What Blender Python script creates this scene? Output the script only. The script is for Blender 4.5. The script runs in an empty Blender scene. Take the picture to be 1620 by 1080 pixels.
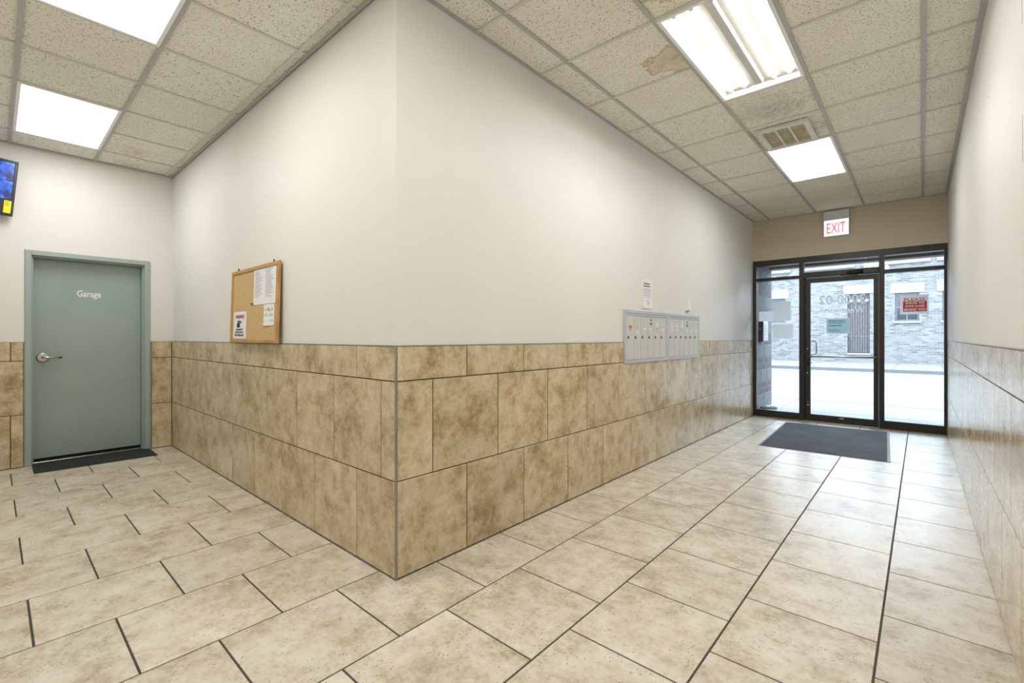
import bpy, math, random
from mathutils import Vector

random.seed(7)
SC = bpy.context.scene
COL = SC.collection
V3 = Vector

# ------------------------------------------------------------------ measures (metres)
EYE = 1.23
A = -1.985      # tiled face of the middle wall (x)
B = 1.353       # tiled face of the left wall (y)
G = -6.354      # face of the garage-door wall (x)
C = 0.241       # right wall at the entrance (x)
D = 7.969       # entrance storefront plane (y)
H = 3.038       # ceiling
YB = -0.56      # wall behind the camera (y)
RS = 0.0040     # the right wall splays open by this much per metre
T0, T1, T2 = 1.184, 1.005, 0.497   # tile course heights

# ------------------------------------------------------------------ camera
cam_d = bpy.data.cameras.new('camera')
cam = bpy.data.objects.new('camera', cam_d)
COL.objects.link(cam)
cam_d.sensor_width = 36.0
cam_d.lens = 729.94 / 1620.0 * 36.0
cam_d.shift_y = -6.6 / 1620.0
cam_d.clip_start = 0.02
cam.location = (0, 0, EYE)
cam.rotation_euler = (math.radians(90), 0, math.radians(41.596))
SC.camera = cam

# ------------------------------------------------------------------ world, exposure
SKY_STRENGTH = 11.5
PANEL_LEFT = 10.2
PANEL_RIGHT = 12.0
w = bpy.data.worlds.new('overcast_sky')
SC.world = w
w.use_nodes = True
bg = w.node_tree.nodes['Background']
bg.inputs[0].default_value = (0.70, 0.84, 1.0, 1)
bg.inputs[1].default_value = SKY_STRENGTH
SC.view_settings.view_transform = 'Standard'
SC.view_settings.look = 'None'
SC.view_settings.gamma = 1.0
SC.view_settings.use_curve_mapping = False
SC.view_settings.exposure = 0.0
SC.cycles.max_bounces = 7
SC.cycles.diffuse_bounces = 4
SC.cycles.glossy_bounces = 3
SC.cycles.transparent_max_bounces = 12
SC.cycles.sample_clamp_indirect = 6.0
SC.cycles.caustics_reflective = False
SC.cycles.caustics_refractive = False

# ------------------------------------------------------------------ materials
def srgb(r, g, b):
    f = lambda c: (c / 255 / 12.92) if c / 255 <= 0.04045 else ((c / 255 + 0.055) / 1.055) ** 2.4
    return (f(r), f(g), f(b), 1)

class NT:
    def __init__(self, name):
        self.m = bpy.data.materials.new(name)
        self.m.use_nodes = True
        self.t = self.m.node_tree
        self.p = self.t.nodes['Principled BSDF']
    def n(self, kind, **kw):
        x = self.t.nodes.new(kind)
        for k, v in kw.items():
            if k in x.inputs:
                x.inputs[k].default_value = v
            else:
                setattr(x, k, v)
        return x
    def l(self, a, b):
        self.t.links.new(a, b)
    def coord(self, scale=(1, 1, 1), rnd=True):
        tc = self.n('ShaderNodeTexCoord')
        mp = self.n('ShaderNodeMapping')
        mp.inputs['Scale'].default_value = scale
        self.l(tc.outputs['Object'], mp.inputs['Vector'])
        if rnd:
            oi = self.n('ShaderNodeObjectInfo')
            vm = self.n('ShaderNodeVectorMath', operation='SCALE')
            vm.inputs[0].default_value = (37.0, 61.0, 23.0)
            self.l(oi.outputs['Random'], vm.inputs['Scale'])
            self.l(vm.outputs[0], mp.inputs['Location'])
        return mp.outputs[0]
    def noise(self, vec, scale, detail=4, rough=0.55, dist=0.0):
        x = self.n('ShaderNodeTexNoise')
        x.inputs['Scale'].default_value = scale
        x.inputs['Detail'].default_value = detail
        x.inputs['Roughness'].default_value = rough
        x.inputs['Distortion'].default_value = dist
        if vec is not None:
            self.l(vec, x.inputs['Vector'])
        return x.outputs['Fac']
    def ramp(self, fac, stops, interp='LINEAR'):
        r = self.n('ShaderNodeValToRGB')
        r.color_ramp.interpolation = interp
        e = r.color_ramp.elements
        while len(e) < len(stops):
            e.new(0.5)
        for q, (p, c) in zip(e, stops):
            q.position = p
            q.color = c if len(c) == 4 else (*c, 1)
        self.l(fac, r.inputs[0])
        return r.outputs[0]
    def mix(self, fac, a, b, blend='MIX'):
        x = self.n('ShaderNodeMix', data_type='RGBA', blend_type=blend)
        for s, v in ((x.inputs[0], fac), (x.inputs[6], a), (x.inputs[7], b)):
            if hasattr(v, 'is_linked') or isinstance(v, bpy.types.NodeSocket):
                self.l(v, s)
            else:
                s.default_value = v
        return x.outputs[2]
    def math(self, op, a, b=0.0, clamp=False):
        x = self.n('ShaderNodeMath', operation=op)
        x.use_clamp = clamp
        for s, v in ((x.inputs[0], a), (x.inputs[1], b)):
            if isinstance(v, bpy.types.NodeSocket):
                self.l(v, s)
            else:
                s.default_value = v
        return x.outputs[0]
    def bump(self, h, strength=0.2, dist=0.01):
        x = self.n('ShaderNodeBump')
        x.inputs['Strength'].default_value = strength
        x.inputs['Distance'].default_value = dist
        self.l(h, x.inputs['Height'])
        self.l(x.outputs[0], self.p.inputs['Normal'])

K = lambda v: (v, v, v, 1)

def plain(name, col, rough=0.5, metal=0.0, var=0.06, nscale=6.0, bump=0.0, bscale=120.0, spec=None, rnd=True):
    m = NT(name)
    m.p.inputs['Roughness'].default_value = rough
    m.p.inputs['Metallic'].default_value = metal
    if spec is not None:
        m.p.inputs['Specular IOR Level'].default_value = spec
    vec = m.coord(rnd=rnd)
    f = m.noise(vec, nscale, 2)
    lo = tuple(max(0, c * (1 - var)) for c in col[:3]) + (1,)
    hi = tuple(min(1, c * (1 + var)) for c in col[:3]) + (1,)
    m.l(m.ramp(f, [(0.3, lo), (0.7, hi)]), m.p.inputs['Base Color'])
    if bump:
        m.bump(m.noise(vec, bscale, 2), bump, 0.002)
    return m.m

def emit(name, col, strength, back=0.0):
    m = NT(name)
    m.p.inputs['Base Color'].default_value = col
    m.p.inputs['Roughness'].default_value = 0.4
    m.p.inputs['Emission Color'].default_value = col
    m.p.inputs['Emission Strength'].default_value = strength
    f = m.noise(m.coord(), 30.0, 1)
    m.l(m.ramp(f, [(0.0, tuple(c * 0.985 for c in col[:3]) + (1,)), (1.0, col)]), m.p.inputs['Emission Color'])
    return m.m

def mid2(a, b):
    return tuple(p * 0.55 + q * 0.45 for p, q in zip(a, b))

def stone_tile(name, dark, mid, light, rough, pits=0.0, aniso=(1, 1, 1)):
    m = NT(name)
    vec = m.coord(aniso)
    big = m.noise(vec, 3.0, 2, 0.5)
    med = m.noise(vec, 9.0, 7, 0.72)
    fine = m.noise(vec, 50.0, 3, 0.65)
    s = m.math('ADD', m.math('MULTIPLY', big, 0.26), m.math('ADD', m.math('MULTIPLY', med, 0.58), m.math('MULTIPLY', fine, 0.16)))
    col = m.ramp(s, [(0.375, dark), (0.465, mid), (0.515, mid2(mid, light)), (0.60, light)])
    oi = m.n('ShaderNodeObjectInfo')
    tone = m.ramp(oi.outputs['Random'], [(0.0, K(0.93)), (1.0, K(1.03))])
    col = m.mix(1.0, col, tone, 'MULTIPLY')
    if pits:
        v = m.n('ShaderNodeTexVoronoi')
        v.inputs['Scale'].default_value = 70.0
        m.l(vec, v.inputs['Vector'])
        spot = m.math('LESS_THAN', v.outputs['Distance'], 0.20)
        gate = m.math('GREATER_THAN', m.noise(vec, 7.0, 2, 0.6), 0.53)
        gate2 = m.math('GREATER_THAN', m.noise(vec, 55.0, 1), 0.47)
        f = m.math('MULTIPLY', m.math('MULTIPLY', spot, gate), m.math('MULTIPLY', gate2, pits))
        col = m.mix(f, col, (0.10, 0.075, 0.05, 1))
    m.l(col, m.p.inputs['Base Color'])
    m.l(m.ramp(fine, [(0.3, K(rough - 0.05)), (0.7, K(rough + 0.10))]), m.p.inputs['Roughness'])
    m.bump(m.noise(vec, 14.0, 1, 0.5), 0.05, 0.004)
    return m.m

def ceiling_mat(name, stain=None):
    """fissured mineral board; stain = (x, y, sx, sy, colour, amount, ring) in tile coordinates"""
    m = NT(name)
    vec = m.coord()
    base = m.ramp(m.noise(vec, 5.0, 3), [(0.3, (0.84, 0.81, 0.715, 1)), (0.7, (0.89, 0.865, 0.78, 1))])
    f1 = m.noise(vec, 95.0, 1, 0.5)
    f2 = m.noise(vec, 46.0, 1, 0.5)
    spk = m.math('MULTIPLY', m.ramp(f1, [(0.585, K(0)), (0.65, K(1))]), m.ramp(f2, [(0.38, K(0)), (0.50, K(1))]))
    col = m.mix(m.math('MULTIPLY', spk, 0.74), base, (0.22, 0.19, 0.13, 1))
    if stain:
        x, y, sx, sy, sc, amt, ring = stain
        tc = m.n('ShaderNodeTexCoord')
        mp = m.n('ShaderNodeMapping')
        mp.inputs['Location'].default_value = (-x / sx, -y / sy, 0)
        mp.inputs['Scale'].default_value = (1 / sx, 1 / sy, 0)
        m.l(tc.outputs['Object'], mp.inputs['Vector'])
        ln = m.n('ShaderNodeVectorMath', operation='LENGTH')
        m.l(mp.outputs[0], ln.inputs[0])
        wob = m.math('ADD', ln.outputs['Value'], m.math('MULTIPLY', m.math('SUBTRACT', m.noise(tc.outputs['Object'], 9.0, 6, 0.65), 0.5), 1.9))
        if ring:
            mask = m.ramp(wob, [(0.0, K(1.0)), (0.35, K(0.45)), (0.74, K(0.30)), (0.90, K(0.95)), (0.96, K(0.0))])
            mask = m.math('MULTIPLY', mask, m.ramp(m.noise(tc.outputs['Object'], 25.0, 4), [(0.25, K(0.6)), (0.6, K(1))]))
        else:
            mask = m.math('MULTIPLY', m.ramp(wob, [(0.0, K(1)), (1.0, K(0))]), m.ramp(m.noise(tc.outputs['Object'], 20.0, 4), [(0.35, K(0.3)), (0.6, K(1))]))
        col = m.mix(m.math('MULTIPLY', mask, amt), col, sc)
    m.l(col, m.p.inputs['Base Color'])
    m.p.inputs['Roughness'].default_value = 0.95
    m.p.inputs['Specular IOR Level'].default_value = 0.1
    return m.m

M = {}
M['paint'] = plain('cream_wall_paint', (0.80, 0.792, 0.755), 0.58, var=0.012, nscale=2.0)
M['shaded_paint'] = plain('shade_toned_wall_paint', (0.60, 0.52, 0.39), 0.5, var=0.015, nscale=2.0)  # cream paint toned darker and tan, standing in for shade above the entrance
M['wall_tile'] = stone_tile('wall_stone_tile', (0.35, 0.26, 0.138), (0.535, 0.425, 0.258), (0.74, 0.64, 0.455), 0.19)
M['floor_tile'] = stone_tile('floor_stone_tile', (0.44, 0.365, 0.25), (0.625, 0.55, 0.425), (0.79, 0.74, 0.64), 0.30, pits=0.85)
M['grout'] = plain('dark_grout', (0.075, 0.068, 0.056), 0.9, var=0.15, nscale=30.0)
M['grout_wall'] = plain('wall_grout', (0.085, 0.065, 0.045), 0.9, var=0.15, nscale=30.0)
M['bead'] = plain('grey_tile_bead', (0.30, 0.285, 0.25), 0.4, 0.3, var=0.1)
M['ceil'] = ceiling_mat('mineral_ceiling_board')
M['ceil_stain'] = ceiling_mat('stained_ceiling_board', (0.25, 0.14, 0.22, 0.16, (0.47, 0.29, 0.10, 1), 0.9, True))
M['ceil_stain2'] = ceiling_mat('ringed_ceiling_board', (0.02, 0.10, 0.27, 0.15, (0.50, 0.34, 0.15, 1), 0.8, True))
M['ceil_soot'] = ceiling_mat('sooty_ceiling_board', (-0.02, 0.06, 0.34, 0.30, (0.33, 0.31, 0.28, 1), 0.75, False))
M['ceil_damp'] = ceiling_mat('damp_ceiling_board', (-0.12, -0.05, 0.16, 0.12, (0.58, 0.46, 0.24, 1), 0.6, True))
M['tee'] = plain('grey_ceiling_tee', (0.46, 0.455, 0.43), 0.45, 0.0, var=0.06)
M['tee_cross'] = plain('cream_ceiling_tee', (0.68, 0.655, 0.58), 0.5, 0.0, var=0.05)
M['white'] = plain('white_enamel', (0.90, 0.905, 0.91), 0.35, var=0.02)
M['louver'] = plain('register_white', (0.74, 0.73, 0.68), 0.4, var=0.05)
M['filter'] = plain('dusty_filter', (0.47, 0.42, 0.30), 0.9, var=0.2, nscale=14.0, bump=0.3)
M['lens_warm'] = emit('lit_lens_warm', (1.0, 0.985, 0.95, 1), PANEL_LEFT)
M['lens_cool'] = emit('lit_lens_neutral', (1.0, 0.99, 0.97, 1), PANEL_RIGHT)
M['tube'] = emit('lit_fluorescent_tube', (1.0, 0.99, 0.97, 1), PANEL_RIGHT * 4.9)
M['sage'] = plain('sage_door_paint', (0.335, 0.42, 0.385), 0.38, var=0.05, nscale=2.0, bump=0.04, bscale=90.0)
M['frame_sage'] = plain('sage_frame_paint', (0.36, 0.44, 0.41), 0.36, var=0.03)
M['satin'] = plain('satin_nickel', (0.62, 0.61, 0.59), 0.28, 1.0, var=0.04)
M['black'] = plain('black_gap', (0.006, 0.006, 0.006), 0.8)
M['rubber'] = plain('charcoal_rubber', (0.020, 0.025, 0.025), 0.75, var=0.2, nscale=60.0, bump=0.3, bscale=240.0)
M['print_white'] = plain('white_lettering', (0.86, 0.88, 0.88), 0.5, var=0.01)
M['bronze'] = plain('dark_bronze_aluminium', (0.036, 0.034, 0.031), 0.36, 0.25, var=0.08)
M['paper'] = plain('white_paper', (0.84, 0.85, 0.86), 0.7, var=0.015)
M['paper_back'] = plain('paper_seen_from_behind', (0.66, 0.65, 0.60), 0.7, var=0.02)
M['ink'] = plain('grey_print', (0.40, 0.40, 0.43), 0.7)
M['ink_dark'] = plain('black_print', (0.03, 0.035, 0.035), 0.7)
M['red'] = plain('red_print', (0.60, 0.035, 0.05), 0.5, var=0.03)
M['blue_paper'] = plain('pale_blue_paper', (0.40, 0.60, 0.67), 0.7, var=0.02)
M['wood'] = plain('honey_oak', (0.53, 0.29, 0.085), 0.4, var=0.16, nscale=9.0)
M['mail_frame'] = plain('mailbox_aluminium', (0.56, 0.60, 0.645), 0.40, 0.15, var=0.04)
M['mail_door'] = plain('mailbox_door_paint', (0.66, 0.66, 0.615), 0.42, 0.05, var=0.03)
def thin_sheet(name, col, amount=0.5):
    """a sheet that light from behind shines through"""
    m = NT(name)
    f = m.noise(m.coord(), 20.0, 2)
    c = m.ramp(f, [(0.3, tuple(q * 0.97 for q in col) + (1,)), (0.7, (*col, 1))])
    m.l(c, m.p.inputs['Base Color'])
    m.p.inputs['Roughness'].default_value = 0.6
    tl = m.n('ShaderNodeBsdfTranslucent')
    m.l(c, tl.inputs[0])
    mx = m.n('ShaderNodeMixShader')
    mx.inputs[0].default_value = amount
    m.l(m.p.outputs[0], mx.inputs[1])
    m.l(tl.outputs[0], mx.inputs[2])
    m.l(mx.outputs[0], m.t.nodes['Material Output'].inputs[0])
    return m.m
M['sheet'] = thin_sheet('thin_white_sheet', (0.86, 0.86, 0.87), 0.36)
M['sheet_back'] = thin_sheet('thin_beige_sheet', (0.78, 0.765, 0.725), 0.34)
M['sheet_blue'] = thin_sheet('thin_blue_sheet', (0.42, 0.63, 0.71), 0.28)
M['frost'] = thin_sheet('pale_grey_vinyl_letter', (0.70, 0.70, 0.72), 0.42)
M['orange'] = plain('orange_sticker', (0.80, 0.20, 0.02), 0.5)
M['blue_label'] = plain('blue_label', (0.14, 0.24, 0.33), 0.5)
M['label_grey'] = plain('name_strip', (0.45, 0.45, 0.42), 0.5)
M['dark_metal'] = plain('dark_metal', (0.05, 0.05, 0.05), 0.35, 0.6)
M['plastic'] = plain('white_plastic', (0.88, 0.88, 0.86), 0.35, var=0.02)
M['tv_black'] = plain('black_tv_plastic', (0.012, 0.013, 0.016), 0.3)
M['yellow'] = plain('yellow_energy_label', (0.85, 0.80, 0.01), 0.5, var=0.03)
M['grey_plate'] = plain('grey_sign_plate', (0.70, 0.71, 0.71), 0.5, var=0.03)
M['exit_face'] = emit('lit_exit_face', (1.0, 0.98, 0.97, 1), 1.15)
M['exit_red'] = emit('lit_exit_red', (0.85, 0.06, 0.12, 1), 0.8)
M['mat_vinyl'] = plain('grey_vinyl_border', (0.24, 0.27, 0.33), 0.6)

def mat_entry():
    m = NT('ribbed_grey_mat')
    vec = m.coord(rnd=False)
    wv = m.n('ShaderNodeTexWave', wave_type='BANDS', bands_direction='X')
    wv.inputs['Scale'].default_value = 26.0
    wv.inputs['Distortion'].default_value = 0.6
    m.l(vec, wv.inputs['Vector'])
    dust = m.noise(vec, 3.0, 5, 0.6)
    base = m.ramp(dust, [(0.35, (0.050, 0.052, 0.060, 1)), (0.7, (0.105, 0.110, 0.125, 1))])
    m.l(m.mix(m.math('MULTIPLY', wv.outputs['Fac'], 0.4), base, (0.03, 0.03, 0.034, 1)), m.p.inputs['Base Color'])
    m.p.inputs['Roughness'].default_value = 0.85
    m.bump(wv.outputs['Fac'], 0.6, 0.004)
    return m.m
M['mat_carpet'] = mat_entry()

def mat_cork():
    m = NT('cork')
    vec = m.coord(rnd=False)
    f = m.noise(vec, 130.0, 4, 0.7)
    col = m.ramp(f, [(0.35, (0.50, 0.33, 0.14, 1)), (0.55, (0.65, 0.46, 0.225, 1)), (0.75, (0.72, 0.53, 0.28, 1))])
    hole = m.n('ShaderNodeTexVoronoi')
    hole.inputs['Scale'].default_value = 26.0
    m.l(vec, hole.inputs['Vector'])
    g = m.math('MULTIPLY', m.math('LESS_THAN', hole.outputs['Distance'], 0.13), m.math('GREATER_THAN', m.noise(vec, 5.0, 2), 0.5))
    m.l(m.mix(m.math('MULTIPLY', g, 0.7), col, (0.16, 0.09, 0.04, 1)), m.p.inputs['Base Color'])
    m.p.inputs['Roughness'].default_value = 0.9
    m.bump(f, 0.3, 0.002)
    return m.m
M['cork'] = mat_cork()

def mat_glass():
    m = NT('clear_pane_glass')
    t = m.t
    fr = m.n('ShaderNodeFresnel')
    fr.inputs['IOR'].default_value = 1.5
    tr = m.n('ShaderNodeBsdfTransparent')
    tr.inputs[0].default_value = (0.95, 0.975, 0.98, 1)
    gl = m.n('ShaderNodeBsdfGlossy')
    gl.inputs['Roughness'].default_value = 0.02
    mx = m.n('ShaderNodeMixShader')
    m.l(fr.outputs[0], mx.inputs[0])
    m.l(tr.outputs[0], mx.inputs[1])
    m.l(gl.outputs[0], mx.inputs[2])
    out = t.nodes['Material Output']
    m.l(mx.outputs[0], out.inputs[0])
    return m.m
M['glass'] = mat_glass()

def mat_screen():
    m = NT('blue_camera_feed_screen')
    tc = m.n('ShaderNodeTexCoord')
    f = m.noise(tc.outputs['Object'], 9.0, 5, 0.6, 0.8)
    g = m.noise(tc.outputs['Object'], 24.0, 2, 0.5)
    s = m.math('ADD', m.math('MULTIPLY', f, 0.75), m.math('MULTIPLY', g, 0.25))
    col = m.ramp(s, [(0.36, (0.0, 0.008, 0.06, 1)), (0.47, (0.005, 0.07, 0.55, 1)), (0.56, (0.02, 0.16, 0.85, 1)), (0.66, (0.20, 0.42, 1.0, 1))])
    m.l(col, m.p.inputs['Emission Color'])
    m.p.inputs['Emission Strength'].default_value = 1.0
    m.p.inputs['Base Color'].default_value = (0.01, 0.01, 0.02, 1)
    m.p.inputs['Roughness'].default_value = 0.25
    return m.m
M['screen'] = mat_screen()

def mat_brick():
    m = NT('weathered_common_brick')
    tc = m.n('ShaderNodeTexCoord')
    mp = m.n('ShaderNodeMapping')
    mp.inputs['Rotation'].default_value = (math.radians(-90), 0, 0)
    m.l(tc.outputs['Object'], mp.inputs['Vector'])
    b = m.n('ShaderNodeTexBrick')
    b.inputs['Scale'].default_value = 1.0
    b.inputs['Brick Width'].default_value = 0.25
    b.inputs['Row Height'].default_value = 0.086
    b.inputs['Mortar Size'].default_value = 0.013
    b.inputs['Bias'].default_value = -0.1
    b.inputs['Color1'].default_value = (0.1674, 0.1581, 0.1519, 1)
    b.inputs['Color2'].default_value = (0.0465, 0.0434, 0.0484, 1)
    b.inputs['Mortar'].default_value = (0.1674, 0.1643, 0.1612, 1)
    m.l(mp.outputs[0], b.inputs['Vector'])
    f = m.noise(tc.outputs['Object'], 0.9, 5, 0.65)
    wash = m.ramp(f, [(0.45, K(0.0)), (0.70, K(0.5))])
    m.l(m.mix(wash, b.outputs['Color'], (0.1674, 0.1612, 0.1581, 1)), m.p.inputs['Base Color'])
    m.p.inputs['Roughness'].default_value = 0.9
    m.bump(b.outputs['Fac'], -0.4, 0.01)
    return m.m
M['brick'] = mat_brick()
M['limestone'] = plain('limestone', (0.2046, 0.2015, 0.1953), 0.9, var=0.06)
M['old_wood'] = plain('weathered_brown_planks', (0.0713, 0.0639, 0.0670), 0.8, var=0.3, nscale=8.0)
M['win_frame'] = plain('grey_window_paint', (0.0775, 0.0868, 0.1023), 0.6)
M['win_pane'] = plain('dark_window_pane', (0.0186, 0.0223, 0.0310), 0.12)
M['asphalt'] = plain('pale_worn_asphalt', (0.1178, 0.1178, 0.1166), 0.9, var=0.16, nscale=1.3, bump=0.2, bscale=60)
M['concrete'] = plain('pavement_concrete', (0.1457, 0.1445, 0.1414), 0.85, var=0.14, nscale=1.7, bump=0.2, bscale=40)
M['kerb'] = plain('kerb_concrete', (0.0868, 0.0899, 0.0961), 0.85, var=0.1)
M['block_grey'] = plain('split_face_grey_block', (0.1240, 0.1283, 0.1271), 0.95, var=0.35, nscale=40.0, bump=0.8, bscale=50.0)
M['block_purple'] = plain('plum_smooth_block', (0.0806, 0.0620, 0.0732), 0.85, var=0.12, nscale=12.0, bump=0.15)
M['mortar'] = plain('pale_mortar', (0.1364, 0.1333, 0.1302), 0.95)
M['soffit'] = plain('taupe_soffit_board', (0.1674, 0.1426, 0.1240), 0.7, var=0.05)
M['beam'] = plain('taupe_beam', (0.2232, 0.1984, 0.1798), 0.7, var=0.06)
M['bag'] = plain('lilac_plastic_bag', (0.2480, 0.2170, 0.2852), 0.35, var=0.2, nscale=25.0)
M['bag_white'] = plain('white_plastic_bag', (0.3224, 0.3100, 0.3286), 0.35, var=0.1, nscale=25.0)
M['green'] = plain('green_pin', (0.06, 0.22, 0.05), 0.5)

# ------------------------------------------------------------------ mesh building
class Fr:
    """a local frame: u to the right, v up, n out of the surface"""
    def __init__(self, o, u, v, n):
        self.o, self.u, self.v, self.n = V3(o), V3(u), V3(v), V3(n)
    def __call__(self, a, b, c):
        return self.o + self.u * a + self.v * b + self.n * c
WORLD = Fr((0, 0, 0), (1, 0, 0), (0, 1, 0), (0, 0, 1))
FA = Fr((A, 0, 0), (0, 1, 0), (0, 0, 1), (1, 0, 0))          # middle wall: u = y
FB = Fr((0, B, 0), (1, 0, 0), (0, 0, 1), (0, -1, 0))         # left wall: u = x
FG = Fr((G, 0, 0), (0, 1, 0), (0, 0, 1), (1, 0, 0))          # garage-door wall: u = y
FS = Fr((0, D, 0), (1, 0, 0), (0, 0, 1), (0, -1, 0))         # storefront: u = x
_rl = math.hypot(1, RS)
FR = Fr((C, D, 0), (RS / _rl, -1 / _rl, 0), (0, 0, 1), (-1 / _rl, -RS / _rl, 0))   # right wall: u = distance from the storefront
FC = Fr((0, 0, H), (1, 0, 0), (0, -1, 0), (0, 0, -1))        # ceiling looked up at: u = x, v = -y

class MB:
    def __init__(self, fr=WORLD):
        self.f, self.v, self.p, self.sm = fr, [], [], []
    def add(self, pts, faces, smooth=False):
        b = len(self.v)
        self.v += [self.f(*q) for q in pts]
        self.p += [tuple(b + i for i in q) for q in faces]
        self.sm += [smooth] * len(faces)
        return self
    def box(self, u0, u1, v0, v1, n0, n1, ch=0.0):
        if ch <= 0:
            pts = [(u0, v0, n0), (u1, v0, n0), (u1, v1, n0), (u0, v1, n0), (u0, v0, n1), (u1, v0, n1), (u1, v1, n1), (u0, v1, n1)]
            return self.add(pts, [(3, 2, 1, 0), (4, 5, 6, 7), (0, 1, 5, 4), (1, 2, 6, 5), (2, 3, 7, 6), (3, 0, 4, 7)])
        m = n1 - ch
        pts = [(u0, v0, n0), (u1, v0, n0), (u1, v1, n0), (u0, v1, n0), (u0, v0, m), (u1, v0, m), (u1, v1, m), (u0, v1, m),
               (u0 + ch, v0 + ch, n1), (u1 - ch, v0 + ch, n1), (u1 - ch, v1 - ch, n1), (u0 + ch, v1 - ch, n1)]
        fs = [(3, 2, 1, 0), (8, 9, 10, 11)]
        for i in range(4):
            j = (i + 1) % 4
            fs += [(i, j, 4 + j, 4 + i), (4 + i, 4 + j, 8 + j, 8 + i)]
        return self.add(pts, fs)
    def prism(self, poly, n0, n1, ch=0.0):
        """poly counter-clockwise in (u, v)"""
        k = len(poly)
        def inset(d):
            r = []
            for i in range(k):
                p, q, s = V3((*poly[i - 1], 0)), V3((*poly[i], 0)), V3((*poly[(i + 1) % k], 0))
                a, b = (q - p).normalized(), (s - q).normalized()
                na, nb = V3((-a.y, a.x, 0)), V3((-b.y, b.x, 0))
                t = (na + nb) / max(1e-6, 1 + na.dot(nb))
                r.append((q.x + t.x * d, q.y + t.y * d))
            return r
        rings = [[(*q, n0) for q in poly], [(*q, n1 - ch) for q in poly]]
        if ch > 0:
            rings.append([(*q, n1) for q in inset(ch)])
        pts = [q for r in rings for q in r]
        fs = [tuple(range(k - 1, -1, -1)), tuple(range((len(rings) - 1) * k, len(rings) * k))]
        for r in range(len(rings) - 1):
            for i in range(k):
                j = (i + 1) % k
                fs.append((r * k + i, r * k + j, (r + 1) * k + j, (r + 1) * k + i))
        return self.add(pts, fs)
    def tube(self, path, r, n=12, cap=True):
        """round tube along a path of (u,v,n) points; r may be a list"""
        P = [V3(q) for q in path]
        rs = r if isinstance(r, (list, tuple)) else [r] * len(P)
        pts, fs = [], []
        ref = None
        for i, q in enumerate(P):
            d = (P[min(i + 1, len(P) - 1)] - P[max(i - 1, 0)]).normalized()
            if ref is None:
                ref = V3((0, 0, 1)) if abs(d.z) < 0.9 else V3((1, 0, 0))
            a = d.cross(ref).normalized()
            b = a.cross(d).normalized()
            ref = b
            for k in range(n):
                t = 2 * math.pi * k / n
                pts.append(tuple(q + (a * math.cos(t) + b * math.sin(t)) * rs[i]))
        for i in range(len(P) - 1):
            for k in range(n):
                k2 = (k + 1) % n
                fs.append((i * n + k, (i + 1) * n + k, (i + 1) * n + k2, i * n + k2))
        b0 = len(self.v)
        self.add(pts, fs, True)
        if cap:
            self.p += [tuple(b0 + k for k in range(n)), tuple(b0 + (len(P) - 1) * n + k for k in range(n - 1, -1, -1))]
            self.sm += [False, False]
        return self
    def sheet(self, u0, u1, v0, v1, n0, th=0.0015, curl=0.0, nx=6, ny=6):
        """a thin sheet with thickness that bows out along its lower edge by curl"""
        pts, fs = [], []
        for s in (0, 1):
            for j in range(ny + 1):
                for i in range(nx + 1):
                    a, b = i / nx, j / ny
                    z = n0 + s * th + curl * ((1 - b) ** 3 * (0.6 + 0.4 * math.sin(a * 5)) + 0.25 * b ** 6)
                    pts.append((u0 + (u1 - u0) * a, v0 + (v1 - v0) * b, z))
        N = (nx + 1) * (ny + 1)
        for j in range(ny):
            for i in range(nx):
                q = j * (nx + 1) + i
                fs.append((N + q, N + q + 1, N + q + nx + 2, N + q + nx + 1))
                fs.append((q + nx + 1, q + nx + 2, q + 1, q))
        rim = [i for i in range(nx + 1)] + [j * (nx + 1) + nx for j in range(1, ny + 1)] + [ny * (nx + 1) + i for i in range(nx - 1, -1, -1)] + [j * (nx + 1) for j in range(ny - 1, 0, -1)]
        for k in range(len(rim)):
            a, b = rim[k], rim[(k + 1) % len(rim)]
            fs.append((a, b, N + b, N + a))
        return self.add(pts, fs)
    def quad(self, u0, u1, v0, v1, n):
        return self.add([(u0, v0, n), (u1, v0, n), (u1, v1, n), (u0, v1, n)], [(0, 1, 2, 3)])
    def ring(self, u0, u1, v0, v1, n, w):
        for b in ((u0, u1, v0, v0 + w), (u0, u1, v1 - w, v1), (u0, u0 + w, v0 + w, v1 - w), (u1 - w, u1, v0 + w, v1 - w)):
            self.quad(*b, n)
        return self
    def lines(self, u0, u1, v0, v1, n, rows, h=None, ragged=0.35, words=False, seed=1):
        """rows of small printed dashes, too small to read"""
        rr = random.Random(seed)
        dv = (v1 - v0) / rows
        hh = h or dv * 0.32
        for i in range(rows):
            y = v1 - (i + 0.5) * dv
            end = u1 - (u1 - u0) * ragged * rr.random()
            x = u0
            while x < end:
                wd = (u1 - u0) * rr.uniform(0.08, 0.2)
                e = min(end, x + wd)
                self.box(x, e, y - hh / 2, y + hh / 2, n, n + 0.0004)
                x = e + (u1 - u0) * 0.03
        return self
    def text(self, s, u0, u1, v0, v1, n, th=0.001, bold=0.0, mirror=False, offset=0.0):
        cu = bpy.data.curves.new('lettering', 'FONT')
        cu.body = s
        cu.resolution_u = 3
        cu.offset = offset
        ob = bpy.data.objects.new('lettering', cu)
        COL.objects.link(ob)
        me = bpy.data.meshes.new_from_object(ob)
        vs = [q.co.copy() for q in me.vertices]
        ps = [tuple(q.vertices) for q in me.polygons]
        bpy.data.objects.remove(ob)
        bpy.data.curves.remove(cu)
        bpy.data.meshes.remove(me)
        x0, x1 = min(q.x for q in vs), max(q.x for q in vs)
        y0, y1 = min(q.y for q in vs), max(q.y for q in vs)
        pts = []
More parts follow.
